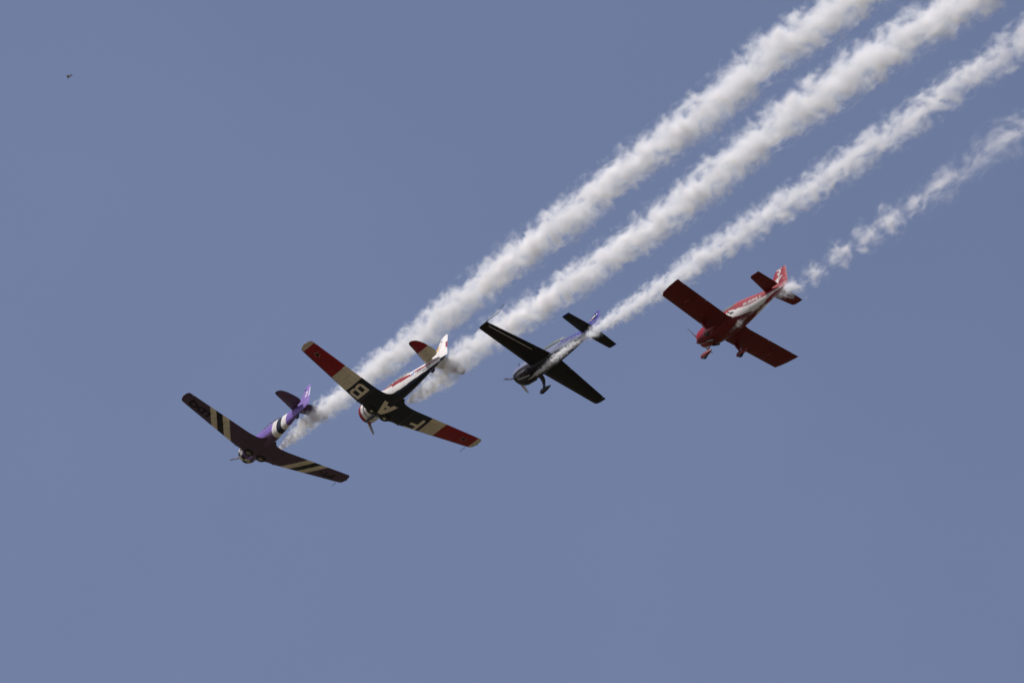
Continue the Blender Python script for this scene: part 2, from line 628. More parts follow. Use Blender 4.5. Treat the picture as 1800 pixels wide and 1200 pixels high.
def build_t6(label, matrix, P):
    root = thing('airplane', label, 'airplane', matrix, 'four airplanes flying in formation')
    fus = link_mesh('fuselage', body_bm(T6_FUS, e=2.25), M_skin, root, paint=P['fus'])
    # cowling: a ring with a rounded lip, open in front
    bm = bmesh.new()
    lathe_bm(bm, [(-.42, .50), (-.40, .54), (-.41, .585), (-.46, .62), (-.55, .645), (-.66, .655), (-.78, .658), (-.9, .658), (-1.02, .655), (-1.15, .65), (-1.28, .64), (-1.36, .62), (-1.36, .58),
                  (-1.15, .60), (-.7, .60), (-.5, .56)][::-1], (0, 0, 0), (1, 0, 0), 128)
    bmesh.ops.subdivide_edges(bm, edges=[e_ for e_ in bm.edges if abs(e_.verts[0].co.x - e_.verts[1].co.x) > .05], cuts=3)
    for v in bm.verts:
        v.co.z -= .01
        v.co.x += .15 * min(1.0, max(0.0, (v.co.x + 1.36) / .9))
    cowl = link_mesh('cowling', bm, M_skin, root, paint=P['cowl'])
    bm = bmesh.new()
    lathe_bm(bm, [(-1.2, .575), (-.8, .575), (-.78, .25), (-.55, .22), (-.40, .12)], (0, 0, 0), (1, 0, 0), 40)
    for k in range(9):
        a = 2 * math.pi * k / 9
        u = Vector((0, math.cos(a), math.sin(a)))
        tube_bm(bm, [Vector((-.68, 0, 0)) + u * .2, Vector((-.68, 0, 0)) + u * .55], [.09, .10], 10)
    link_mesh('engine', bm, M_dark, root)
    # oil cooler fairing under the cowling, exhaust stack to starboard
    bm = bmesh.new()
    rings = []
    for x, w, zb, zt in P['scoop_shape']:
        rings.append([(x, w * math.cos(t), (zb if math.sin(t) < 0 else zt) * abs(math.sin(t)) + (-.62) * (1 - abs(math.sin(t)))) for t in (2 * math.pi * k / 20 for k in range(20))])
    add_loop_grid(bm, rings)
    link_mesh('air_scoop', bm, P['scoop'], root)
    bm = bmesh.new()
    tube_bm(bm, [(-1.2, -.55, -.25), (-1.5, -.66, -.28), (-2.0, -.68, -.30), (-2.35, -.70, -.31)], [.07, .085, .085, .08], 14)
    link_mesh('exhaust_pipe', bm, M_dark, root)
    # propeller
    bm = bmesh.new()
    lathe_bm(bm, [(-.32, .10), (-.22, .13), (-.06, .12), (.06, .08), (.11, .03)], (0, 0, 0), (1, 0, 0), 24)
    prop = link_mesh('propeller_hub', bm, M_metal, root)
    for k in range(2):
        link_mesh('blade', blade_bm(P['prop'] + math.pi * k, 1.34, .20, x=-.12), M_blade, prop)
    # greenhouse canopy
    cst = [(-2.25, .27, .58, .40, .45), (-2.5, .30, .70, .38, .48), (-2.9, .31, .80, .38, .5), (-3.8, .31, .83, .38, .5), (-4.7, .29, .78, .38, .5), (-5.1, .25, .68, .40, .48), (-5.5, .16, .53, .40, .45)]
    can = link_mesh('canopy', body_bm(cst, step=.06, n=48, e=2.6), M_glass, root)
    bm = bmesh.new()
    st = sorted(cst, key=lambda s: s[0])
    Wf, Tf, Zf = (pchip([s[0] for s in st], [s[i] for s in st]) for i in (1, 2, 4))
    for x in (-2.5, -2.95, -3.4, -3.85, -4.3, -4.75, -5.1):
        arc = []
        for k in range(17):
            t = math.pi * k / 16
            arc.append((x, (Wf(x) + .008) * math.copysign(abs(math.cos(t)) ** (2 / 2.6), math.cos(t)), Zf(x) + (Tf(x) - Zf(x) + .008) * abs(math.sin(t)) ** (2 / 2.6)))
        tube_bm(bm, arc, .012, 6)
    for sg in (1, -1):
        tube_bm(bm, [(x, sg * (Wf(x) * .93), Zf(x) + (Tf(x) - Zf(x)) * .62) for x in (-2.5, -3, -3.6, -4.2, -4.8, -5.1)], .015, 6)
    link_mesh('canopy_frame', bm, P['frame'], can)
    # wing with ailerons and flaps hung behind a hinge gap
    W = Wing(T6_WING, .022)
    bm = bmesh.new()
    W.segment(bm, 0.0, 2.55, 0, 1.0, 1)
    W.segment(bm, 0.0, 2.55, 0, 1.0, -1)
    for sg in (1, -1):
        W.segment(bm, 2.55, 5.95, 0, .775, sg)
        W.segment(bm, 5.95, W.tip, 0, 1.0, sg, step=.03)
    wing = link_mesh('wing', bm, M_skin, root, paint=P['wing'])
    tree_w = bvh_of(wing)
    ail = []
    for sg in (1, -1):
        bm = bmesh.new()
        W.segment(bm, 2.565, 5.935, .783, 1.0, sg, n=14)
        a_ = link_mesh('aileron', bm, M_fabric, wing, paint=P['wing'])
        ail.append(a_)
        bm = bmesh.new()
        for yy, cc in ((1.46, 0), (1.46, .06)):
            pass
        # little fairing over the joint between centre section and outer panel
        ring = W.ring(1.47, 0, 1, 20, sg)
        add_loop_grid(bm, [[(p[0] + (.035 if p[0] > -2.0 else 0.0), sg * (1.47 + dy), p[2] + (.012 if p[2] > -.66 else -.012)) for p in ring] for dy in (-.035, .035)])
        link_mesh('joint_strip', bm, P['strip'], wing)
    bm = bmesh.new()
    tube_bm(bm, [(-2.25, -5.89, .0), (-2.35, -5.89, -.06), (-1.80, -5.90, -.08)], [.02, .018, .012], 8)
    link_mesh('pitot_tube', bm, M_dark, wing)
    # tailplane and elevators
    Sx = Wing(T6_STAB, 0.0)
    bm = bmesh.new()
    for sg in (1, -1):
        Sx.segment(bm, .05, Sx.tip, 0, .545, sg, step=.035, n=22)
    tail = link_mesh('tailplane', bm, M_skin, root, paint=P['stab'])
    for sg in (1, -1):
        bm = bmesh.new()
        Sx.segment(bm, .2, Sx.tip, .555, 1.0, sg, step=.035, n=18)
        el = link_mesh('elevator', bm, M_fabric, tail, paint=P['stab'])
        bm = bmesh.new()
        for yy in (.85,):
            lathe_bm(bm, [(0, .01), (.0, .045), (.03, .03), (.03, .005)], (-8.05, sg * yy, .345), (0, 0, -1), 12)
        link_mesh('tab_horn', bm, M_dark, tail)
    # fin and rudder
    fin = link_mesh('fin', fin_bm([(.25, -6.85), (.45, -7.12), (.7, -7.44), (1.0, -7.66), (1.3, -7.77), (1.5, -7.83)],
                                  [(.25, -8.05), (.45, -8.06), (.7, -8.08), (1.0, -8.10), (1.3, -8.12), (1.5, -8.13)], .16), M_skin, root, paint=P['fin'])
    rud = link_mesh('rudder', fin_bm([(-.20, -8.60), (-.05, -8.30), (.3, -8.09), (.7, -8.10), (1.0, -8.12), (1.3, -8.135), (1.5, -8.145), (1.515, -7.85), (1.66, -7.90), (1.78, -8.02), (1.86, -8.20), (1.92, -8.40)],
                                     [(-.20, -8.90), (-.10, -9.12), (.0, -9.23), (.1, -9.28), (.35, -9.16), (.7, -9.00), (1.1, -8.85), (1.45, -8.74), (1.68, -8.66), (1.84, -8.58), (1.92, -8.46)], .13, n=60), M_fabric, root, paint=P['fin'])
    # wheels lying in their wells, tail wheel
    for sg in (1, -1):
        wh = wheel_parts(root, 'wheel', (-1.90, sg * .47, -.775), (0, 0, -1), .345, .2, P['hub'], P.get('hubstar'))
    bm = bmesh.new()
    tube_bm(bm, [(-7.55, 0, -.36), (-7.75, 0, -.46), (-7.93, 0, -.50)], [.06, .05, .04], 10)
    tw = link_mesh('tail_wheel_strut', bm, M_dark, root)
    wheel_parts(root, 'tail_wheel', (-7.95, 0, -.55), (0, 1, 0), .16, .11, M_dark)
    # aerial mast
    bm = bmesh.new()
    tube_bm(bm, [(-5.3, .02, .55), (-5.36, .03, .80)], [.015, .008], 6)
    link_mesh('antenna', bm, M_dark, root)
    for sg in (1, -1):
        bm = bmesh.new()
        lathe_bm(bm, [(0, .01), (.0, .04), (.05, .03), (.07, .008)], (-3.0, sg * 6.33, .10), (0, sg, 0), 12)
        link_mesh('navigation_lamp', bm, P['lamp'][0 if sg > 0 else 1], wing)
    return root, wing, fus, fin, rud, tree_w, ail


M_lamp_r = mk_paint('red_lamp_glass', (0.4, 0.03, 0.03), rough=.15)
M_lamp_g = mk_paint('green_lamp_glass', (0.03, 0.25, 0.12), rough=.15)

WHITE = (.74, .735, .72)
CREAM = (.66, .60, .49)
NAVY = (.011, .017, .030)
RED = (.27, .010, .018)
PURPLE = (.19, .125, .43)
BLACK = (.014, .015, .02)
BLUE = (.026, .034, .26)
REDRV = (.27, .010, .025)


def cheq(x, y, z):
    k = int(math.floor((math.atan2(z, y) / (2 * math.pi)) * 12 + .5))
    rowi = 0 if x > -.58 else 1
    return (k + rowi) % 2


# ---- purple trainer
def pur_wing(x, y, z):
    a = abs(y)
    s = a + .64 * (x + 2.0)          # stripes slant outward towards the trailing edge
    # keep the slant the same on both sides
    if a > 1.5:
        for lo, hi, c in ((1.95, 2.50, CREAM), (2.50, 3.02, BLACK), (3.02, 3.52, CREAM)):
            if lo <= s < hi:
                return c
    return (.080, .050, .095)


def pur_fus(x, y, z):
    for lo, hi, c in ((-5.42, -4.85, WHITE), (-5.98, -5.42, NAVY), (-6.55, -5.98, WHITE)):
        if lo < x <= hi:
            return c
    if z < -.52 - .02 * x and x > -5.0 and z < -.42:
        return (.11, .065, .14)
    return PURPLE


def pur_cowl(x, y, z):
    if x > -.90:
        return BLACK if cheq(x, y, z) else (.56, .54, .50)
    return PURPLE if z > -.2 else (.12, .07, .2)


def pur_stab(x, y, z):
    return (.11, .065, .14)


def pur_fin(x, y, z):
    if x < -8.62 - .32 * (1.5 - z) * .82 - .02 and .75 < z < 1.5:
        return (.6, .55, .7)
    return (.21, .145, .42)


M_purple = mk_paint('purple_paint', (.14, .09, .28))
M_navy = mk_paint('navy_paint', NAVY)
M_stripe_dark = mk_paint('dark_joint_paint', (.05, .03, .06))

PUR_M = plane_matrix([[-0.488, -0.843, 0.225], [0.402, -0.446, -0.799], [0.774, -0.3, 0.557]], (-17.9117, 7.721, 475.955))
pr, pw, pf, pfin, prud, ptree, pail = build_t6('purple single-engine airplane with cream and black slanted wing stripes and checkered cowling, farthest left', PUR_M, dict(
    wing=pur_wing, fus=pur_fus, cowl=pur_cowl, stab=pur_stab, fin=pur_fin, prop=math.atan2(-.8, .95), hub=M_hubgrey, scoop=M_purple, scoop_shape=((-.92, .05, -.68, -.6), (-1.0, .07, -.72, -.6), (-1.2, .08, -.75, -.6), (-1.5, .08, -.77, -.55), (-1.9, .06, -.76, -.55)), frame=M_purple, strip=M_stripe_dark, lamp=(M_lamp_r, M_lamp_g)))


def under(cx, cyy):                       # text on the underside: right = +y (port), up = +x (nose)
    return lambda u, v: (cx + v, cyy + u, -1)


tr_w = bvh_of(pw, *pail)
text_decal('wing_lettering', 'LDQ', .80, under(-2.90, 4.98), (0, 0, 1), tr_w, M_black, pw, bold=.022)
text_decal('wing_lettering', 'PT-', .80, under(-2.88, -4.92), (0, 0, 1), tr_w, M_black, pw, bold=.022)


def side(x0, z0):                         # text on the port side: right = -x (tail), up = +z
    return lambda u, v: (x0 - u, 0.6, z0 + v)


text_decal('tail_number', '2', .62, side(-8.52, .98), (0, -1, 0), bvh_of(prud, pfin), M_white, prud, bold=.02, lift=.006)


# ---- white, red and navy trainer
WBOLT = [(-2.2, .62), (-2.9, .17), (-3.84, .07), (-3.83, -.02), (-4.02, -.09), (-5.86, -.10), (-5.70, .09), (-4.72, .29), (-4.55, .36), (-4.72, .37), (-4.14, .44), (-2.45, .78)]


def whi_wing(x, y, z):
    a = abs(y)
    if -2.74 < y < 2.47:
        return NAVY
    frac = (x + 1.75 + (a - 1.45) * .132)
    if frac > -.09 and a < 6.2:
        return NAVY                       # dark leading edge
    if a < 3.72:
        return CREAM
    if a < 6.06 + .22 * (-(x + 3.65) / 1.3 + .5) * 0:
        return RED if x > -9 else RED
    return CREAM


def whi_fus(x, y, z):
    zb = lerp_tab([-8.6, -7.5, -6.2, -5.0, -3.9, -1.3], [-.15, -.28, -.42, -.53, -.55, -.55])(x)
    if z < zb:
        return NAVY
    if y > 0:
        if in_poly(x, z, WBOLT):
            return RED
        if x < -6.15 and abs(z - lerp_tab([-8.5, -6.15], [.085, .05])(x)) < lerp_tab([-8.5, -6.15], [.025, .085])(x):
            return RED
    return WHITE


def whi_cowl(x, y, z):
    if x > -.58:
        return RED
    if -.94 < x < -.89:
        return BLACK
    return WHITE


def whi_stab(x, y, z):
    if x > -7.06 - .5 * (abs(y) - .35) + .0 - .035:
        return NAVY
    return RED if abs(y) > 1.06 else CREAM


def whi_fin(x, y, z):
    if .70 < z < 1.24 and x < -8.72 - .41 * (1.24 - z) + .07:
        return RED
    if y > 0 and in_poly(x, z, [(-7.58, .86), (-7.66, .86), (-7.76, 1.2), (-7.68, 1.17)]):
        return (.10, .22, .14)
    if y > 0 and in_poly(x, z, [(-7.66, .86), (-7.98, .86), (-7.98, 1.34), (-7.86, 1.24), (-7.76, 1.2)]):
        return (.62, .38, .08)
    if z < .0 and x < -8.62:
        return NAVY
    return WHITE


M_whitepaint = mk_paint('white_paint', WHITE)
WHI_M = plane_matrix([[-0.544, -0.811, 0.215], [0.402, -0.476, -0.782], [0.737, -0.339, 0.585]], (-8.8979, 4.4823, 428.80))
wr, ww, wf, wfin, wrud, wtree, wail = build_t6('white, red and navy airplane with large cream letters under its wing and starred wheel hubs', WHI_M, dict(
    wing=whi_wing, fus=whi_fus, cowl=whi_cowl, stab=whi_stab, fin=whi_fin, prop=math.atan2(-.86, -.80), hub=M_dark, hubstar=True, scoop=M_navy, scoop_shape=((-.36, .06, -.68, -.6), (-.6, .10, -.73, -.6), (-1.0, .13, -.77, -.6), (-1.5, .12, -.79, -.55), (-1.9, .08, -.77, -.55)), frame=M_whitepaint, strip=M_navy, lamp=(M_lamp_r, M_lamp_g)))
tr_w = bvh_of(ww, *wail)


def letter_to3d(xb, xt, y0, y1):          # box: bottom of the letter at xb (tail side), left edge at y0
    return lambda u, v: (xb + (xt - xb) * v, y0 + (y1 - y0) * u, -1.2)


for ch, box in (('F', (-3.28, -1.80, -2.54, -1.76)), ('A', (-3.32, -1.98, -.52, .44)), ('B', (-3.36, -2.04, 1.60, 2.34))):
    decal('wing_lettering', GLYPH[ch], letter_to3d(*box), (0, 0, 1), tr_w, M_cream, ww, grid=.08)
M_emblem = mk_paint('faded_emblem_paint', (.42, .36, .27), dirt=.3)
for sg in (1, -1):
    def roundel(u, v, sg=sg):
        return (-3.0 + v, sg * 5.36 + u, -1)
    decal('star_emblem', [star_polys(0, 0, .26, .115)], roundel, (0, 0, 1), tr_w, M_emblem, ww, grid=.1)
    decal('star_emblem', [star_polys(0, 0, .215, .095)], roundel, (0, 0, 1), tr_w, mk_paint('emblem_red', RED), ww, grid=.1, lift=.012)
    decal('star_emblem', [[(.115 * math.cos(t), .115 * math.sin(t)) for t in (2 * math.pi * k / 20 for k in range(20))]], roundel, (0, 0, 1), tr_w, M_black, ww, grid=.1, lift=.016)
wft = bvh_of(wf)
text_decal('fuselage_lettering', 'PT-LDO', .36, side(-7.05, -.12), (0, -1, 0), wft, mk_paint('dark_blue_lettering', (.03, .04, .10)), wf, bold=.006, grid=.08, shear=.15)
M_emb = mk_paint('emblem_blue', (.05, .13, .38))
decal('badge', [rect(-.15, -.13, -.02, .02), rect(0.0, .03, .15, .13), rect(-.04, -.04, .09, .07), rect(.04, -.12, .12, -.05)], side(-5.98, .0), (0, -1, 0), wft, M_emb, wf, grid=.08)
# the small white sponsor line inside the red flash, too blurred in the photo to spell
rnd = random.Random(4)
pol, u = [], 0.0
while u < 1.25:
    w_ = rnd.uniform(.035, .075)
    h_ = rnd.choice((.09, .11, .075))
    pol.append(rect(u, -h_ * .5, u + w_ * .45, h_ * .5))
    pol.append(rect(u + w_ * .45, rnd.choice((-h_ * .5, h_ * .5 - .03, -.015)), u + w_, rnd.choice((-h_ * .5, h_ * .5 - .03, -.015)) + .032))
    u += w_ + rnd.choice((.02, .02, .07))
decal('fuselage_lettering', pol, lambda u, v: (-2.70 - u, .6, .49 + v - u * .085), (0, -1, 0), wft, M_white, wf, grid=.08)

# ------------------------------------------------------------------ blue and silver aerobatic monoplane
EX_FUS = [(-.14, .30, .19, -.30, -.03), (-.18, .38, .25, -.38, -.03), (-.32, .46, .31, -.48, -.03), (-.7, .50, .36, -.57, -.03), (-1.1, .50, .39, -.63, -.02), (-1.7, .48, .41, -.63, 0), (-2.5, .45, .42, -.57, .02), (-3.4, .41, .43, -.48, .04),
          (-4.0, .36, .46, -.42, .06), (-4.6, .30, .44, -.34, .08), (-5.3, .215, .40, -.22, .10), (-6.0, .125, .35, -.09, .12), (-6.5, .06, .32, .02, .15), (-6.72, .02, .28, .1, .18)]
EX_WING = [(0, -1.70, -3.42, -.22, .155), (.45, -1.71, -3.34, -.21, .155), (3.80, -1.76, -2.57, -.06, .12), (3.90, -1.78, -2.55, -.055, .10), (3.96, -1.86, -2.54, -.05, .07), (3.99, -2.02, -2.53, -.05, .03)]
EX_STAB = [(.03, -5.52, -6.42, .18, .10), (.3, -5.55, -6.40, .18, .10), (1.50, -5.66, -6.25, .20, .085), (1.58, -5.68, -6.24, .20, .07), (1.62, -5.78, -6.24, .20, .03)]


def ex_fus(x, y, z):
    if z < lerp_tab([-6.5, -4.5, -3.4, -1.5, -.9, -.3, -.1], [.04, -.20, -.27, -.10, -.09, -.22, -.2])(x):
        return (.012, .013, .018)
    if x < -5.6:
        return BLUE
    if z > lerp_tab([-6.0, -5.2, -4.6, -4.1, -3.7], [.08, .10, .12, .16, .6])(x):
        return BLUE
    if abs(z - lerp_tab([-5.6, -2.5], [.02, .02])(x)) < .022:
        return (.07, .07, .30)
    if x > -1.2 and z > .30:
        return BLUE
    return (.22, .25, .35)


def ex_dark(x, y, z):
    return (.007, .008, .011)


def ex_stab(x, y, z):
    if abs(y) > 1.53 or (x > lerp_tab([.03, 1.6], [-5.56, -5.70])(abs(y)) and z > .15):
        return BLUE
    return (.007, .008, .011)


def ex_fin(x, y, z):
    return BLUE


EXT_M = plane_matrix([[-0.616, -0.767, 0.181], [0.392, -0.498, -0.774], [0.683, -0.406, 0.607]], (.2356, 1.926, 367.247))
er = thing('airplane', 'dark-bellied aerobatic airplane with blue fin and silver side, smoke running across its belly', 'airplane', EXT_M, 'four airplanes flying in formation')
ef = link_mesh('fuselage', body_bm(EX_FUS, e=2.4), M_skin, er, paint=ex_fus)
M_blue = mk_paint('blue_paint', BLUE)
M_exdark = mk_paint('black_belly_paint', (.011, .0115, .014))
bm = bmesh.new()
lathe_bm(bm, [(-.16, .17), (-.10, .165), (-.02, .14), (.06, .09), (.11, .04), (.13, .01)], (0, 0, -.02), (1, 0, 0), 28)
sp = link_mesh('spinner', bm, M_metal, er)
for k in range(3):
    link_mesh('blade', blade_bm(R(-35 + 120 * k), .98, .17, x=-.05), M_blade, sp)
# cheek inlets and exhaust bulge
bm = bmesh.new()
for sg in (1, -1):
    tube_bm(bm, [(-.60, sg * .22, -.52), (-.9, sg * .22, -.62), (-1.35, sg * .20, -.68), (-1.62, sg * .19, -.72)], [.07, .075, .065, .06], 12)
link_mesh('exhaust_pipe', bm, M_dark, er)
# bubble canopy
ecan = link_mesh('canopy', body_bm([(-1.95, .30, .40, .28, .35), (-2.2, .37, .58, .25, .36), (-2.7, .40, .75, .22, .36), (-3.2, .395, .82, .22, .36), (-3.7, .35, .76, .25, .37), (-4.2, .24, .60, .30, .40), (-4.6, .12, .47, .34, .40)], step=.05, n=56, e=2.05), M_glass, er)
for x, w_, zt in ((-2.0, .33, .44), (-3.95, .31, .70)):
    bm = bmesh.new()
    tube_bm(bm, [(x, (w_) * math.cos(math.pi * k / 16), .36 + (zt - .36) * math.sin(math.pi * k / 16)) for k in range(17)], .018, 6)
    link_mesh('canopy_frame', bm, M_whitepaint, ecan)
EW = Wing(EX_WING, 0.0)
bm = bmesh.new()
for sg in (1, -1):
    EW.segment(bm, 0, 1.15, 0, 1, sg)
    EW.segment(bm, 1.15, 3.80, 0, .755, sg)
    EW.segment(bm, 3.80, EW.tip, 0, 1, sg, step=.03)
ew = link_mesh('wing', bm, M_skin, er, paint=ex_dark)
for sg in (1, -1):
    bm = bmesh.new()
    EW.segment(bm, 1.17, 3.78, .782, 1.0, sg, n=14)
    link_mesh('aileron', bm, M_skin, ew, paint=ex_dark)
bm = bmesh.new()  # pale strip added to stand for light caught in the port aileron gap
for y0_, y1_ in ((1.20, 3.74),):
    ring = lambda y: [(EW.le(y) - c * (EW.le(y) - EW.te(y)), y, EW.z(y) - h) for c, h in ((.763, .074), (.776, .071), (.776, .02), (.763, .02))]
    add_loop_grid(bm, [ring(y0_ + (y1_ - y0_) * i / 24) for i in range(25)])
link_mesh('gap_light_strip', bm, mk_paint('gap_light_paint', (.5, .48, .45)), ew, smooth=False)
# sighting frame on the port wing tip
bm = bmesh.new()
A_, B_, C_, D_ = (-2.10, 3.98, -.05), (-1.55, 4.02, -.30), (-3.55, 4.02, .06), (-3.85, 4.02, .42)
tube_bm(bm, [A_, C_], .017, 6)
tube_bm(bm, [B_, A_], .010, 6)
tube_bm(bm, [C_, D_], .008, 6)
tube_bm(bm, [(-2.35, 3.98, -.05), (-2.6, 4.02, .10), D_], .007, 6)
link_mesh('sighting_frame', bm, M_dark, ew)
ES = Wing(EX_STAB, 0)
bm = bmesh.new()
for sg in (1, -1):
    ES.segment(bm, .03, ES.tip, 0, .52, sg, n=18)
es = link_mesh('tailplane', bm, M_skin, er, paint=ex_stab)
for sg in (1, -1):
    bm = bmesh.new()
    ES.segment(bm, .12, ES.tip, .53, 1, sg, n=16)
    link_mesh('elevator', bm, M_skin, es, paint=ex_stab)
efin = link_mesh('fin', fin_bm([(.2, -5.45), (.45, -5.60), (.8, -5.80), (1.05, -5.95)], [(.2, -6.22), (.45, -6.24), (.8, -6.25), (1.05, -6.26)], .11), M_skin, er, paint=ex_fin)
erud = link_mesh('rudder', fin_bm([(-.05, -6.5), (.1, -6.24), (.45, -6.255), (.8, -6.265), (1.06, -6.275), (1.065, -5.97), (1.16, -6.05), (1.23, -6.22), (1.275, -6.46)],
                                  [(-.05, -6.80), (.1, -6.84), (.45, -6.78), (.8, -6.69), (1.06, -6.62), (1.08, -6.615), (1.16, -6.60), (1.23, -6.58), (1.275, -6.57)], .09), M_skin, er, paint=ex_fin)
ft = bvh_of(efin, erud)
decal('tail_emblem', [[(-0.158, -0.043), (-0.086, -0.072), (-0.014, 0.014), (0.058, 0.014), (0.086, 0.086), (0.014, 0.115), (-0.043, 0.058)], [(0.158, 0.029), (0.245, 0.000), (0.259, 0.086), (0.187, 0.144)]], side(-6.18, .95), (0, -1, 0), ft, M_white, efin, grid=.06)
decal('tail_emblem', [[(-0.144, -0.115), (0.072, -0.086), (0.259, -0.029), (0.274, -0.101), (0.072, -0.158), (-0.130, -0.187)]], side(-6.16, .98), (0, -1, 0), ft, M_black, efin, grid=.06, lift=.009)
decal('tail_emblem', [[(-0.259, -0.144), (-0.072, -0.115), (-0.058, -0.173), (-0.216, -0.230)]], side(-6.16, .98), (0, -1, 0), ft, mk_paint('emblem_pink', (.5, .3, .28)), efin, grid=.06, lift=.011)
eft = bvh_of(ef)
rnd = random.Random(9)
pol, u = [], 0.0
while u < 1.15:                                    # dark blue registration, unreadable in the photo
    w_ = rnd.uniform(.09, .13)
    pol.append(rect(u, -.09, u + .03, .09))
    pol.append(rect(u + .03, rnd.choice((.06, -.015, -.09)), u + w_, rnd.choice((.06, -.015, -.09)) + .035))
    pol.append(rect(u + w_ - .03, rnd.choice((-.09, 0)), u + w_, .06))
    u += w_ + .06
decal('fuselage_lettering', pol, lambda u, v: (-3.85 - u, .6, .10 + v + u * .02), (0, -1, 0), eft, mk_paint('blue_lettering_paint', (.05, .055, .2)), ef, grid=.08)
# sprung gear legs with spatted wheels
for sg in (1, -1):
    bm = bmesh.new()
    rings = []
    for y, z, c, x in ((.15, -.52, .19, -1.78), (.40, -.50, .17, -1.74), (.58, -.57, .15, -1.69), (.70, -.71, .12, -1.63), (.77, -.87, .10, -1.60), (.80, -1.02, .10, -1.60)):
        rings.append([(x + c * math.cos(t), sg * (y + .022 * math.sin(t)), z + .022 * math.sin(t)) for t in (2 * math.pi * k / 14 for k in range(14))])
    add_loop_grid(bm, rings)
    leg = link_mesh('landing_gear_leg', bm, mk_paint('dark_blue_gear', (.014, .018, .05)), er)
    st = [(-1.30, .03, -1.02, -1.10, -1.06), (-1.35, .08, -.95, -1.17, -1.06), (-1.50, .115, -.90, -1.20, -1.05), (-1.68, .11, -.90, -1.18, -1.03), (-1.92, .075, -.93, -1.11, -1.01), (-2.1, .03, -.965, -1.03, -1.0), (-2.18, .008, -.985, -1.01, -1.0)]
    bm = body_bm(st, step=.04, n=28, e=2.1)
    for v in bm.verts:
        v.co.y += sg * .80
    pant = link_mesh('wheel_pant', bm, M_exdark, leg)
    wheel_parts(er, 'wheel', (-1.58, sg * .80, -1.10), (0, 1, 0), .15, .10, M_dark)
bm = bmesh.new()
tube_bm(bm, [(-6.35, 0, .0), (-6.6, 0, -.12)], [.025, .02], 8)
etw = link_mesh('tail_wheel_strut', bm, M_dark, er)
wheel_parts(er, 'tail_wheel', (-6.64, 0, -.15), (0, 1, 0), .07, .05, M_metal)
bm = bmesh.new()
tube_bm(bm, [(-4.75, .0, .42), (-4.82, .0, .62)], [.014, .007], 6)
link_mesh('antenna', bm, M_whitepaint, er)

# ------------------------------------------------------------------ red low-wing sport airplane
RV_FUS = [(-.28, .26, .16, -.30, -.03), (-.33, .36, .22, -.38, -.03), (-.5, .43, .29, -.46, -.02), (-.9, .50, .36, -.58, 0), (-1.4, .53, .41, -.68, 0), (-2.2, .53, .42, -.70, 0), (-3.0, .49, .43, -.67, 0), (-3.6, .43, .42, -.58, .02),
          (-4.2, .35, .39, -.46, .05), (-5.0, .225, .34, -.29, .08), (-5.6, .12, .30, -.13, .10), (-6.0, .05, .27, -.02, .13), (-6.12, .02, .22, .05, .13)]
RV_WING = [(0, -1.44, -2.98, -.40, .135), (.5, -1.44, -2.94, -.385, .135), (.62, -1.44, -2.90, -.38, .135), (.80, -1.45, -2.88, -.37, .135), (3.66, -1.52, -2.92, -.19, .135), (3.74, -1.56, -2.92, -.185, .12), (3.82, -1.72, -2.92, -.18, .09), (3.92, -2.2, -2.93, -.175, .06), (3.985, -2.75, -2.94, -.17, .025)]
RV_STAB = [(.03, -4.93, -5.78, .17, .10), (.18, -4.95, -5.80, .17, .10), (.24, -4.96, -5.86, .17, .10), (1.36, -5.19, -5.83, .17, .085), (1.42, -5.24, -5.83, .17, .07), (1.46, -5.34, -5.82, .17, .03)]
SWOOSH = [(-2.35, -.12), (-2.75, .06), (-3.0, .0), (-3.3, -.07), (-3.75, -.17), (-4.3, -.17), (-4.95, -.10), (-5.6, .0), (-6.1, .08), (-6.1, -.02), (-5.6, -.08), (-4.8, -.33), (-4.1, -.47), (-3.4, -.49), (-2.95, -.40), (-2.6, -.3)]


def rv_fus(x, y, z):
    if in_poly(x, z, SWOOSH):
        for P_ in ([(-2.62, .03), (-2.78, .03), (-2.86, -.09), (-2.72, -.09)], [(-2.78, -.09), (-2.98, -.07), (-3.10, -.2), (-2.90, -.24)], [(-3.12, .0), (-3.24, -.02), (-3.32, -.1), (-3.18, -.1)]):
            if in_poly(x, z, P_):
                return BLACK
        return (.68, .68, .67)
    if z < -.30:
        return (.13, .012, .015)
    return REDRV


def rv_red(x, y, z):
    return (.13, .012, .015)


def rv_fin(x, y, z):
    return (.27, .008, .027)


RED_M = plane_matrix([[-0.668, -0.742, 0.062], [0.444, -0.464, -0.767], [0.597, -0.485, 0.639]], (8.9263, .0467, 343.1224))
rr = thing('airplane', 'red low-wing airplane with straight wings and three spatted wheels, farthest right', 'airplane', RED_M, 'four airplanes flying in formation')
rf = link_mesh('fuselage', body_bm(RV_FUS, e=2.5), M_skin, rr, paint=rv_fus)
M_red = mk_paint('red_paint', (.33, .014, .024))
M_reddark = mk_paint('dark_red_paint', (.16, .011, .015))
bm = bmesh.new()
lathe_bm(bm, [(-.30, .165), (-.22, .16), (-.12, .13), (-.03, .075), (.02, .03), (.035, .008)], (0, 0, -.03), (1, 0, 0), 28)
rs = link_mesh('spinner', bm, M_reddark, rr)
for k in range(2):
    link_mesh('blade', blade_bm(math.atan2(-.28, -.9) + math.pi * k, .92, .15, x=-.20), M_blade, rs)
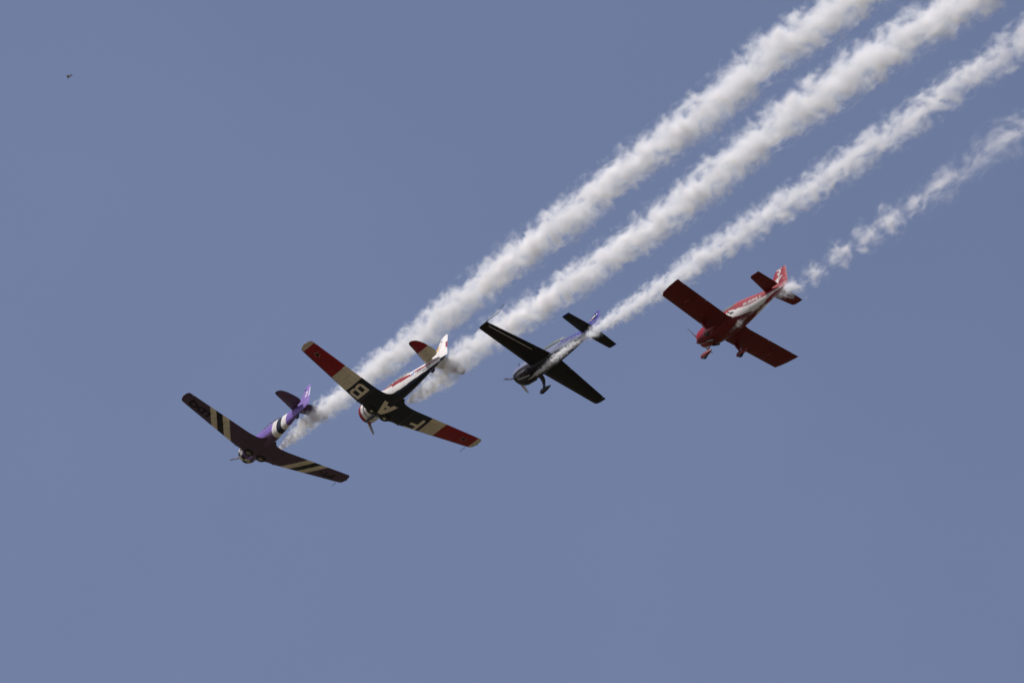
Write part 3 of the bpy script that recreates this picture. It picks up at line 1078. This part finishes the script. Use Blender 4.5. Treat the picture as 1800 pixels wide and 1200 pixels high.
# chin scoop, cowl outlet with exhaust pipes
st = [(-.36, .10, -.28, -.44, -.38), (-.42, .15, -.28, -.53, -.42), (-.6, .17, -.3, -.60, -.45), (-.9, .15, -.4, -.66, -.5), (-1.2, .08, -.5, -.66, -.56)]
link_mesh('chin_scoop', body_bm(st, step=.04, n=32), M_reddark, rr)
bm = bmesh.new()
for sg in (1, -1):
    tube_bm(bm, [(-.95, sg * .20, -.60), (-1.2, sg * .20, -.72), (-1.42, sg * .20, -.80)], .045, 12)
link_mesh('exhaust_pipe', bm, M_dark, rr)
bm = bmesh.new()
for sg in (1,):
    lathe_bm(bm, [(-.30, .06), (-.27, .11), (-.26, .10), (-.262, .02)], (-.08, sg * .26, .02), (1, 0, 0), 20)
link_mesh('cooling_inlet', bm, M_dark, rr)
rcan = link_mesh('canopy', body_bm([(-1.35, .38, .40, .25, .35), (-1.6, .42, .54, .22, .35), (-2.0, .43, .66, .2, .35), (-2.4, .43, .69, .2, .35), (-2.9, .40, .65, .22, .36), (-3.4, .33, .60, .26, .38), (-4.0, .2, .48, .3, .39), (-4.3, .1, .41, .33, .38)], step=.05, n=56, e=2.1), M_glass, rr)
bm = bmesh.new()
for x, w_, zt in ((-1.75, .425, .585),):
    tube_bm(bm, [(x, (w_ + .01) * math.cos(math.pi * k / 16), .35 + (zt - .34) * math.sin(math.pi * k / 16)) for k in range(17)], .025, 6)
link_mesh('canopy_frame', bm, M_red, rcan)
# red fairing behind the canopy
link_mesh('turtle_deck', body_bm([(-2.95, .40, .60, .2, .34), (-3.3, .37, .585, .2, .35), (-3.8, .30, .52, .2, .35), (-4.5, .18, .42, .2, .33), (-4.9, .08, .36, .2, .3)], step=.05, n=48, e=2.2), M_red, rr)
RW = Wing(RV_WING, .012)
bm = bmesh.new()
for sg in (1, -1):
    RW.segment(bm, 0, .55, 0, 1, sg, step=.05)
    RW.segment(bm, .55, 3.62, 0, .79, sg, step=.06)
    RW.segment(bm, 3.62, RW.tip, 0, 1, sg, step=.03)
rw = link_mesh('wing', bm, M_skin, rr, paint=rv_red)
for sg in (1, -1):
    bm = bmesh.new()
    RW.segment(bm, .56, 2.05, .796, 1.0, sg, n=12, step=.06)
    link_mesh('flap', bm, M_skin, rw, paint=rv_red)
    bm = bmesh.new()
    RW.segment(bm, 2.07, 3.605, .796, 1.0, sg, n=12, step=.06)
    link_mesh('aileron', bm, M_skin, rw, paint=rv_red)
    bm = bmesh.new()
    lathe_bm(bm, [(0, .01), (0, .07), (.04, .06), (.07, .02)], (-1.60, sg * 3.72, -.185), (.75, sg * .65, 0), 14)
    link_mesh('wingtip_lamp', bm, M_white, rw)
    bm = bmesh.new()                               # little inspection cover and scoop under each outer wing
    tube_bm(bm, [(-2.05, sg * 2.72, -.315), (-2.2, sg * 2.72, -.33), (-2.42, sg * 2.72, -.315)], [.03, .05, .03], 12)
    link_mesh('aileron_fairing', bm, M_reddark, rw)
RS = Wing(RV_STAB, 0)
bm = bmesh.new()
for sg in (1, -1):
    RS.segment(bm, .03, RS.tip, 0, .52, sg, n=18)
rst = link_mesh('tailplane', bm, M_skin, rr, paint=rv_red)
for sg in (1, -1):
    bm = bmesh.new()
    RS.segment(bm, .2, RS.tip, .535, 1, sg, n=16)
    link_mesh('elevator', bm, M_skin, rst, paint=rv_red)
rfin = link_mesh('fin', fin_bm([(.2, -4.98), (.5, -5.10), (.9, -5.27), (1.2, -5.41), (1.27, -5.45)], [(.2, -5.68), (.5, -5.70), (.9, -5.72), (1.2, -5.74), (1.27, -5.745)], .11), M_skin, rr, paint=rv_fin)
rrud = link_mesh('rudder', fin_bm([(-.05, -5.80), (.2, -5.70), (.5, -5.715), (.9, -5.735), (1.2, -5.755), (1.27, -5.76)],
                                  [(-.05, -6.25), (.2, -6.34), (.5, -6.28), (.9, -6.20), (1.2, -6.13), (1.27, -6.115)], .09), M_skin, rr, paint=rv_fin)
ft = bvh_of(rfin, rrud)
decal('tail_lettering', [[(-.16, .10), (.20, .12), (.22, .19), (-.14, .17)], [(0, -.02), (.10, -.02), (.12, .12), (.02, .12)], [(-.10, -.12), (.20, -.08), (.20, -.02), (-.10, -.05)], [(-.03, -.28), (.06, -.28), (.08, -.10), (0, -.10)]],
      side(-5.68, 1.06), (0, -1, 0), ft, M_offwhite, rfin, grid=.06)
decal('tail_emblem', [[(-.26, -.16), (.0, -.22), (.14, -.08), (.30, .02), (.18, .05), (.36, .12), (.05, .12), (-.1, .06), (-.04, -.02), (-.2, -.06)]], side(-5.64, .62), (0, -1, 0), ft, M_offwhite, rfin, grid=.06)
rft = bvh_of(rf)
rnd = random.Random(21)
pol, u = [], 0.0
while u < 1.0:                                     # slanted white sponsor letters, unreadable in the photo
    w_ = rnd.uniform(.10, .15)
    h_ = .17
    pol.append([(u, 0), (u + .05, 0), (u + .09, h_), (u + .04, h_)])
    q = rnd.choice((0, .07, .125))
    pol.append([(u + .05, q), (u + w_, q), (u + w_ + .02, q + .045), (u + .07, q + .045)])
    if rnd.random() < .6:
        pol.append([(u + w_ - .03, 0), (u + w_ + .01, 0), (u + w_ + .05, h_), (u + w_ + .01, h_)])
    u += w_ + .035
decal('fuselage_lettering', pol, lambda u, v: (-3.66 - u, .6, -.125 + v - u * .0), (0, -1, 0), rft, M_offwhite, rf, grid=.08)


def spat(parent, x, y, z, s=1.0):
    st = [(.34, .02, .03, -.03, 0), (.29, .07, .10, -.10, 0), (.12, .105, .16, -.15, 0), (-.05, .10, .16, -.13, .02), (-.28, .065, .12, -.05, .05), (-.42, .02, .08, .04, .06)]
    bm = body_bm(st, step=.04, n=28, e=2.1)
    for v in bm.verts:
        v.co = Vector((x, y, z)) + v.co * s
    sp_ = link_mesh('wheel_pant', bm, M_reddark, parent)
    wheel_parts(rr, 'wheel', (x + .03, y, z - .09 * s), (0, 1, 0), .15 * s, .11, M_dark)
    return sp_


for sg in (1, -1):
    bm = bmesh.new()
    tube_bm(bm, [(-1.62, sg * 1.10, -.40), (-1.70, sg * 1.10, -.62), (-1.90, sg * 1.10, -.95), (-2.0, sg * 1.10, -1.12)], [.11, .075, .06, .05], 16)
    leg = link_mesh('main_gear_leg', bm, M_reddark, rr)
    spat(leg, -2.02, sg * 1.10, -1.15)
bm = bmesh.new()
tube_bm(bm, [(-1.05, 0, -.60), (-.92, 0, -.85), (-.72, 0, -1.08)], [.035, .03, .025], 12)
leg = link_mesh('nose_gear_leg', bm, M_reddark, rr)
spat(leg, -.68, 0, -1.15)


# ------------------------------------------------------------------ smoke
FPX = 12500.0


def smoke_trail(label, plane_m, start, line, seed, dens, soft=.85, amp=1.45, col=(.988, .989, .988), aniso=.1, gap=0.0, group='smoke trails streaming behind the airplanes'):
    """start: where the smoke leaves, in aeroplane axes; line: [(u, v, radius, density factor)] centre line as seen from the field.
    The trail lies back along the flight path; every point of the line fixes how far along and how wide it is there."""
    p0 = plane_m @ Vector(start)
    ax = -(plane_m.to_3x3() @ Vector((1, 0, 0))).normalized()
    # path of the whole formation: mean backward direction that carries the trail along the line seen
    def ray(u, v):
        return cam_to_world(((u - 900) / FPX, (v - 600) / FPX, 1.0)).normalized()
    view = (p0 - EYE).normalized()
    far = line[-1]
    n1 = view.cross(ray(far[0], far[1])).normalized()
    ax = (ax - n1 * ax.dot(n1)).normalized()                # stay in the plane that holds start, far end and eye
    Yv = ax.cross(view).normalized()
    Zv = ax.cross(Yv).normalized()
    pts = []
    for u, v, r, d in line:
        w = ray(u, v)
        t = (p0 - EYE).dot(Zv) / w.dot(Zv)
        q = EYE + w * t - p0
        pts.append((q.dot(ax), q.dot(Yv), r * t * w.dot(cam_to_world((0, 0, 1))) / FPX, d))
    x0, x1 = pts[0][0], pts[-1][0]
    Ln = x1 - x0
    xs = [(p[0] - x0) / Ln for p in pts]
    YC = pchip(xs, [p[1] for p in pts])
    RC = pchip(xs, [p[2] for p in pts])
    DC = lerp_tab(xs, [p[3] for p in pts])
    # hull mesh: just outside the visible smoke, bumpy like it
    bm = bmesh.new()
    rings = []
    n = 28
    m_ = 150
    for i in range(m_ + 1):
        t = i / m_
        ring = []
        for k in range(n):
            a = 2 * math.pi * k / n
            rr_ = RC(t) * (1.28 + .10 * noise.noise((t * Ln / max(RC(t), .3) * .8 + seed, math.cos(a) * 1.6, math.sin(a) * 1.6)))
            e = min(1.0, .25 + 6 * min(t, 1 - t) * Ln / max(Ln, 1) * 4)
            ring.append((x0 + Ln * t, YC(t) + rr_ * e * math.cos(a), rr_ * e * math.sin(a)))
        rings.append(ring)
    add_loop_grid(bm, rings)
    # material
    m, nt, out = new_mat('smoke_volume')
    N, L = nt.nodes, nt.links

    def math_node(op, a=None, b_=None, clamp=False):
        nd = N.new('ShaderNodeMath')
        nd.operation = op
        nd.use_clamp = clamp
        for i, v in enumerate((a, b_)):
            if v is None:
                continue
            if isinstance(v, (int, float)):
                nd.inputs[i].default_value = v
            else:
                L.new(v, nd.inputs[i])
        return nd.outputs[0]

    tc = N.new('ShaderNodeTexCoord')
    sx = N.new('ShaderNodeSeparateXYZ')
    L.new(tc.outputs['Object'], sx.inputs[0])
    f = math_node('DIVIDE', math_node('SUBTRACT', sx.outputs[0], x0), Ln)

    def table(fn, lo, hi, npt):
        nd = N.new('ShaderNodeFloatCurve')
        nd.mapping.use_clip = True
        cv = nd.mapping.curves[0]
        for i in range(npt):
            t = i / (npt - 1)
            val = (fn(t) - lo) / (hi - lo) if hi > lo else 0
            if i == 0:
                cv.points[0].location = (0, val)
            elif i == npt - 1:
                cv.points[-1].location = (1, val)
            else:
                cv.points.new(t, val)
        for p_ in cv.points:
            p_.handle_type = 'VECTOR'
        nd.mapping.update()
        L.new(f, nd.inputs['Value'])
        return math_node('ADD', math_node('MULTIPLY', nd.outputs[0], hi - lo), lo)

    NP = 40
    tt = [i / (NP - 1) for i in range(NP)]
    ylo, yhi = min(YC(t) for t in tt), max(YC(t) for t in tt) + 1e-4
    rhi = max(RC(t) for t in tt)
    yc = table(YC, ylo, yhi, NP)
    rc = table(RC, 0.0, rhi, NP)
    # running length measured in radii, so that the puffs grow with the trail
    acc, cum = [0.0], 0.0
    for i in range(200):
        cum += Ln / 200 / max(RC((i + .5) / 200), .12)
        acc.append(cum)
    WL = lerp_tab([i / 200 for i in range(201)], acc)
    wl_ = table(WL, 0.0, cum, NP)
    dc = table(DC, 0.0, 1.0, 2 if len(set(p[3] for p in pts)) == 1 else 60)
    uu = math_node('DIVIDE', math_node('SUBTRACT', sx.outputs[1], yc), rc)
    vv = math_node('DIVIDE', sx.outputs[2], rc)
    cb = N.new('ShaderNodeCombineXYZ')
    L.new(math_node('ADD', math_node('MULTIPLY', wl_, .80), seed), cb.inputs[0])
    L.new(uu, cb.inputs[1])
    L.new(vv, cb.inputs[2])
    # slow wander of the core, then billows
    n1_ = N.new('ShaderNodeTexNoise')
    n1_.inputs['Scale'].default_value = .75
    n1_.inputs['Detail'].default_value = 1.0
    L.new(cb.outputs[0], n1_.inputs['Vector'])
    off = N.new('ShaderNodeVectorMath')
    off.operation = 'SUBTRACT'
    L.new(n1_.outputs['Color'], off.inputs[0])
    off.inputs[1].default_value = (.5, .5, .5)
    sc_ = N.new('ShaderNodeVectorMath')
    sc_.operation = 'SCALE'
    sc_.inputs['Scale'].default_value = .8
    L.new(off.outputs[0], sc_.inputs[0])
    ad = N.new('ShaderNodeVectorMath')
    ad.operation = 'ADD'
    L.new(cb.outputs[0], ad.inputs[0])
    L.new(sc_.outputs[0], ad.inputs[1])
    n2_ = N.new('ShaderNodeTexNoise')
    n2_.inputs['Scale'].default_value = 2.0
    n2_.inputs['Detail'].default_value = 4.5
    n2_.inputs['Roughness'].default_value = .56
    n2_.inputs['Lacunarity'].default_value = 2.1
    L.new(ad.outputs[0], n2_.inputs['Vector'])
    so = N.new('ShaderNodeSeparateXYZ')
    L.new(sc_.outputs[0], so.inputs[0])
    u2 = math_node('ADD', uu, math_node('MULTIPLY', so.outputs[1], .42))
    v2 = math_node('ADD', vv, math_node('MULTIPLY', so.outputs[2], .42))
    rad = math_node('SQRT', math_node('ADD', math_node('MULTIPLY', u2, u2), math_node('MULTIPLY', v2, v2)))
    body = math_node('SUBTRACT', math_node('SUBTRACT', .90, rad), math_node('MULTIPLY', math_node('SUBTRACT', 1.0, dc), gap))
    body = math_node('ADD', body, math_node('MULTIPLY', math_node('SUBTRACT', n2_.outputs['Fac'], .5), amp * 2))
    edge = math_node('DIVIDE', body, soft, clamp=True)
    edge = math_node('MULTIPLY', edge, edge)
    # never past the hull, never before the nozzle
    guard = math_node('MULTIPLY', math_node('SUBTRACT', 1.22, math_node('SQRT', math_node('ADD', math_node('MULTIPLY', uu, uu), math_node('MULTIPLY', vv, vv)))), 6.0, clamp=True)
    dn = math_node('MULTIPLY', math_node('MULTIPLY', edge, guard), math_node('MULTIPLY', dc, dens))
    # thinner per metre where the trail is wide
    dn = math_node('DIVIDE', dn, math_node('MAXIMUM', rc, .22))
    pv = N.new('ShaderNodeVolumePrincipled')
    cm = N.new('ShaderNodeMix')
    cm.data_type = 'RGBA'
    cm.inputs[6].default_value = (.90, .955, 1.0, 1)
    cm.inputs[7].default_value = (*col, 1)
    L.new(math_node('MULTIPLY', edge, 2.2, clamp=True), cm.inputs[0])
    L.new(cm.outputs[2], pv.inputs['Color'])
    pv.inputs['Anisotropy'].default_value = aniso
    L.new(dn, pv.inputs['Density'])
    L.new(pv.outputs[0], out.inputs['Volume'])
    m.cycles.volume_step_rate = STEP
    o = link_mesh('smoke_trail', bm, m)
    M4 = Matrix(((ax.x, Yv.x, Zv.x, p0.x), (ax.y, Yv.y, Zv.y, p0.y), (ax.z, Yv.z, Zv.z, p0.z), (0, 0, 0, 1)))
    o.matrix_world = M4
    tag(o, label, 'smoke trail', group)
    return o


STEP = 0.02
smoke_trail('dense white smoke trail leaving the purple airplane, uppermost of the four trails', PUR_M, (-3.2, -.95, .08),
            [(491, 789, 9, 1), (515, 768, 15, 1), (545, 738, 20, 1), (590, 706, 25, 1), (640, 664, 28, 1), (704, 616, 31, 1), (784, 553, 36, 1), (901, 457, 38, 1), (1017, 369, 41, 1), (1104, 294, 40, 1), (1221, 210, 45, 1), (1357, 96, 47, 1), (1502, -4, 47, 1), (1652, -121, 49, 1)],
            3.0, 5.2, soft=1.0)
smoke_trail('broad white smoke trail leaving the white and navy airplane, second trail from the top', WHI_M, (-3.2, -.95, .08),
            [(716, 708, 9, 1), (727, 699, 15, 1), (750, 683, 23, 1), (795, 644, 29, 1), (860, 590, 33, 1), (929, 550, 35, 1), (1016, 490, 35, 1), (1104, 429, 38, 1), (1220, 340, 42, 1), (1336, 245, 43, 1), (1453, 160, 48, 1), (1578, 76, 49, 1), (1692, 4, 49, 1), (1811, -76, 51, 1)],
            17.0, 5.2, soft=1.0)
smoke_trail('slim white smoke trail crossing the belly of the blue-finned airplane', EXT_M, (-1.7, -.2, -.85),
            [(928, 668, 4, .5), (945, 655, 6, .8), (965, 638, 9, 1), (990, 617, 10, .8), (1003, 607, 9, .7), (1016, 600, 7, .35), (1030, 591, 10, .8), (1045, 583, 14, 1), (1060, 571, 16, 1), (1101, 545, 21, 1), (1159, 508, 25, 1), (1250, 444, 32, .9), (1360, 373, 35, .85), (1442, 320, 38, .8), (1525, 262, 38, .75), (1607, 205, 38, .7), (1683, 148, 37, .65), (1761, 97, 40, .6), (1800, 65, 42, .6), (1900, -8, 45, .6)],
            31.0, 4.8, gap=.08, soft=1.05, col=(.983, .989, .996))
PUFF = [(1272, 592, 3, .1), (1287, 580, 6, .2), (1300, 567, 9, 1.6), (1309, 558, 7, .1), (1328, 544, 12, .12), (1350, 532, 14, .14), (1375, 514, 12, .25), (1394, 507, 15, 1), (1408, 496, 11, .05), (1420, 487, 12, .15), (1432, 479, 16, 1), (1446, 470, 12, .08), (1462, 458, 13, .12), (1477, 449, 19, 1), (1497, 436, 13, .07),
        (1510, 428, 15, .2), (1525, 418, 22, .85), (1543, 404, 15, .1), (1568, 384, 22, .95), (1587, 372, 16, .12), (1610, 358, 23, .6), (1632, 342, 19, .2), (1658, 326, 26, .7), (1685, 306, 22, .2), (1714, 282, 28, .5), (1737, 258, 28, .3), (1764, 243, 30, .55), (1795, 231, 30, .35), (1830, 210, 32, .5), (1900, 150, 34, .4)]
smoke_trail('broken puffs of thin white smoke trailing behind the red airplane', RED_M, (-1.5, -.2, -.9), [(u, v, r * (1.6 if u > 1600 else 1.95 if u > 1385 else 1.4 if u > 1370 else 1.0), d if u > 1370 else d * .6) for u, v, r, d in PUFF], 47.0, 4.4, gap=.36, soft=1.0, col=(.98, .988, 1.0))

# ------------------------------------------------------------------ a bird far off to the upper left
bird_c = EYE + cam_to_world(((121.5 - 900) / FPX * 330, (135 - 600) / FPX * 330, 330))
bm = bmesh.new()
st = [(.115, .006, .006, -.006, 0), (.10, .02, .02, -.016, 0), (.07, .024, .024, -.022, 0), (.03, .036, .034, -.036, 0), (-.03, .036, .03, -.036, 0), (-.09, .018, .014, -.016, 0), (-.11, .028, .006, -.006, 0), (-.17, .036, .004, -.004, 0)]
bm = body_bm(st, step=.012, n=18, e=2.0)
bird = link_mesh('bird', bm, M_bird)
tag(bird, 'small dark bird gliding alone in the open sky at upper left', 'bird')
for sg in (1, -1):
    bm = bmesh.new()
    rings = []
    for y, xl, xt, z in ((.02, .06, -.04, .01), (.08, .075, -.045, .03), (.12, .05, -.07, .04), (.155, .0, -.10, .035), (.175, -.06, -.13, .025), (.185, -.11, -.145, .02)):
        rings.append([(xl + (xt - xl) * c, sg * y, z + h) for c, h in ((0, 0), (.3, .008), (.7, .006), (1, 0), (.7, -.002), (.3, -.004))])
    add_loop_grid(bm, rings)
    link_mesh('bird_wing', bm, M_bird, bird)
bf = cam_to_world((-.55, .72, -.35)).normalized()         # gliding down to the left, wings half closed
bp = cam_to_world((.45, .35, -.80))
bp = (bp - bf * bp.dot(bf)).normalized()
bu = bf.cross(bp)
bird.matrix_world = Matrix(((bf.x, bp.x, bu.x, bird_c.x), (bf.y, bp.y, bu.y, bird_c.y), (bf.z, bp.z, bu.z, bird_c.z), (0, 0, 0, 1))) @ Matrix.Scale(1.0, 4)
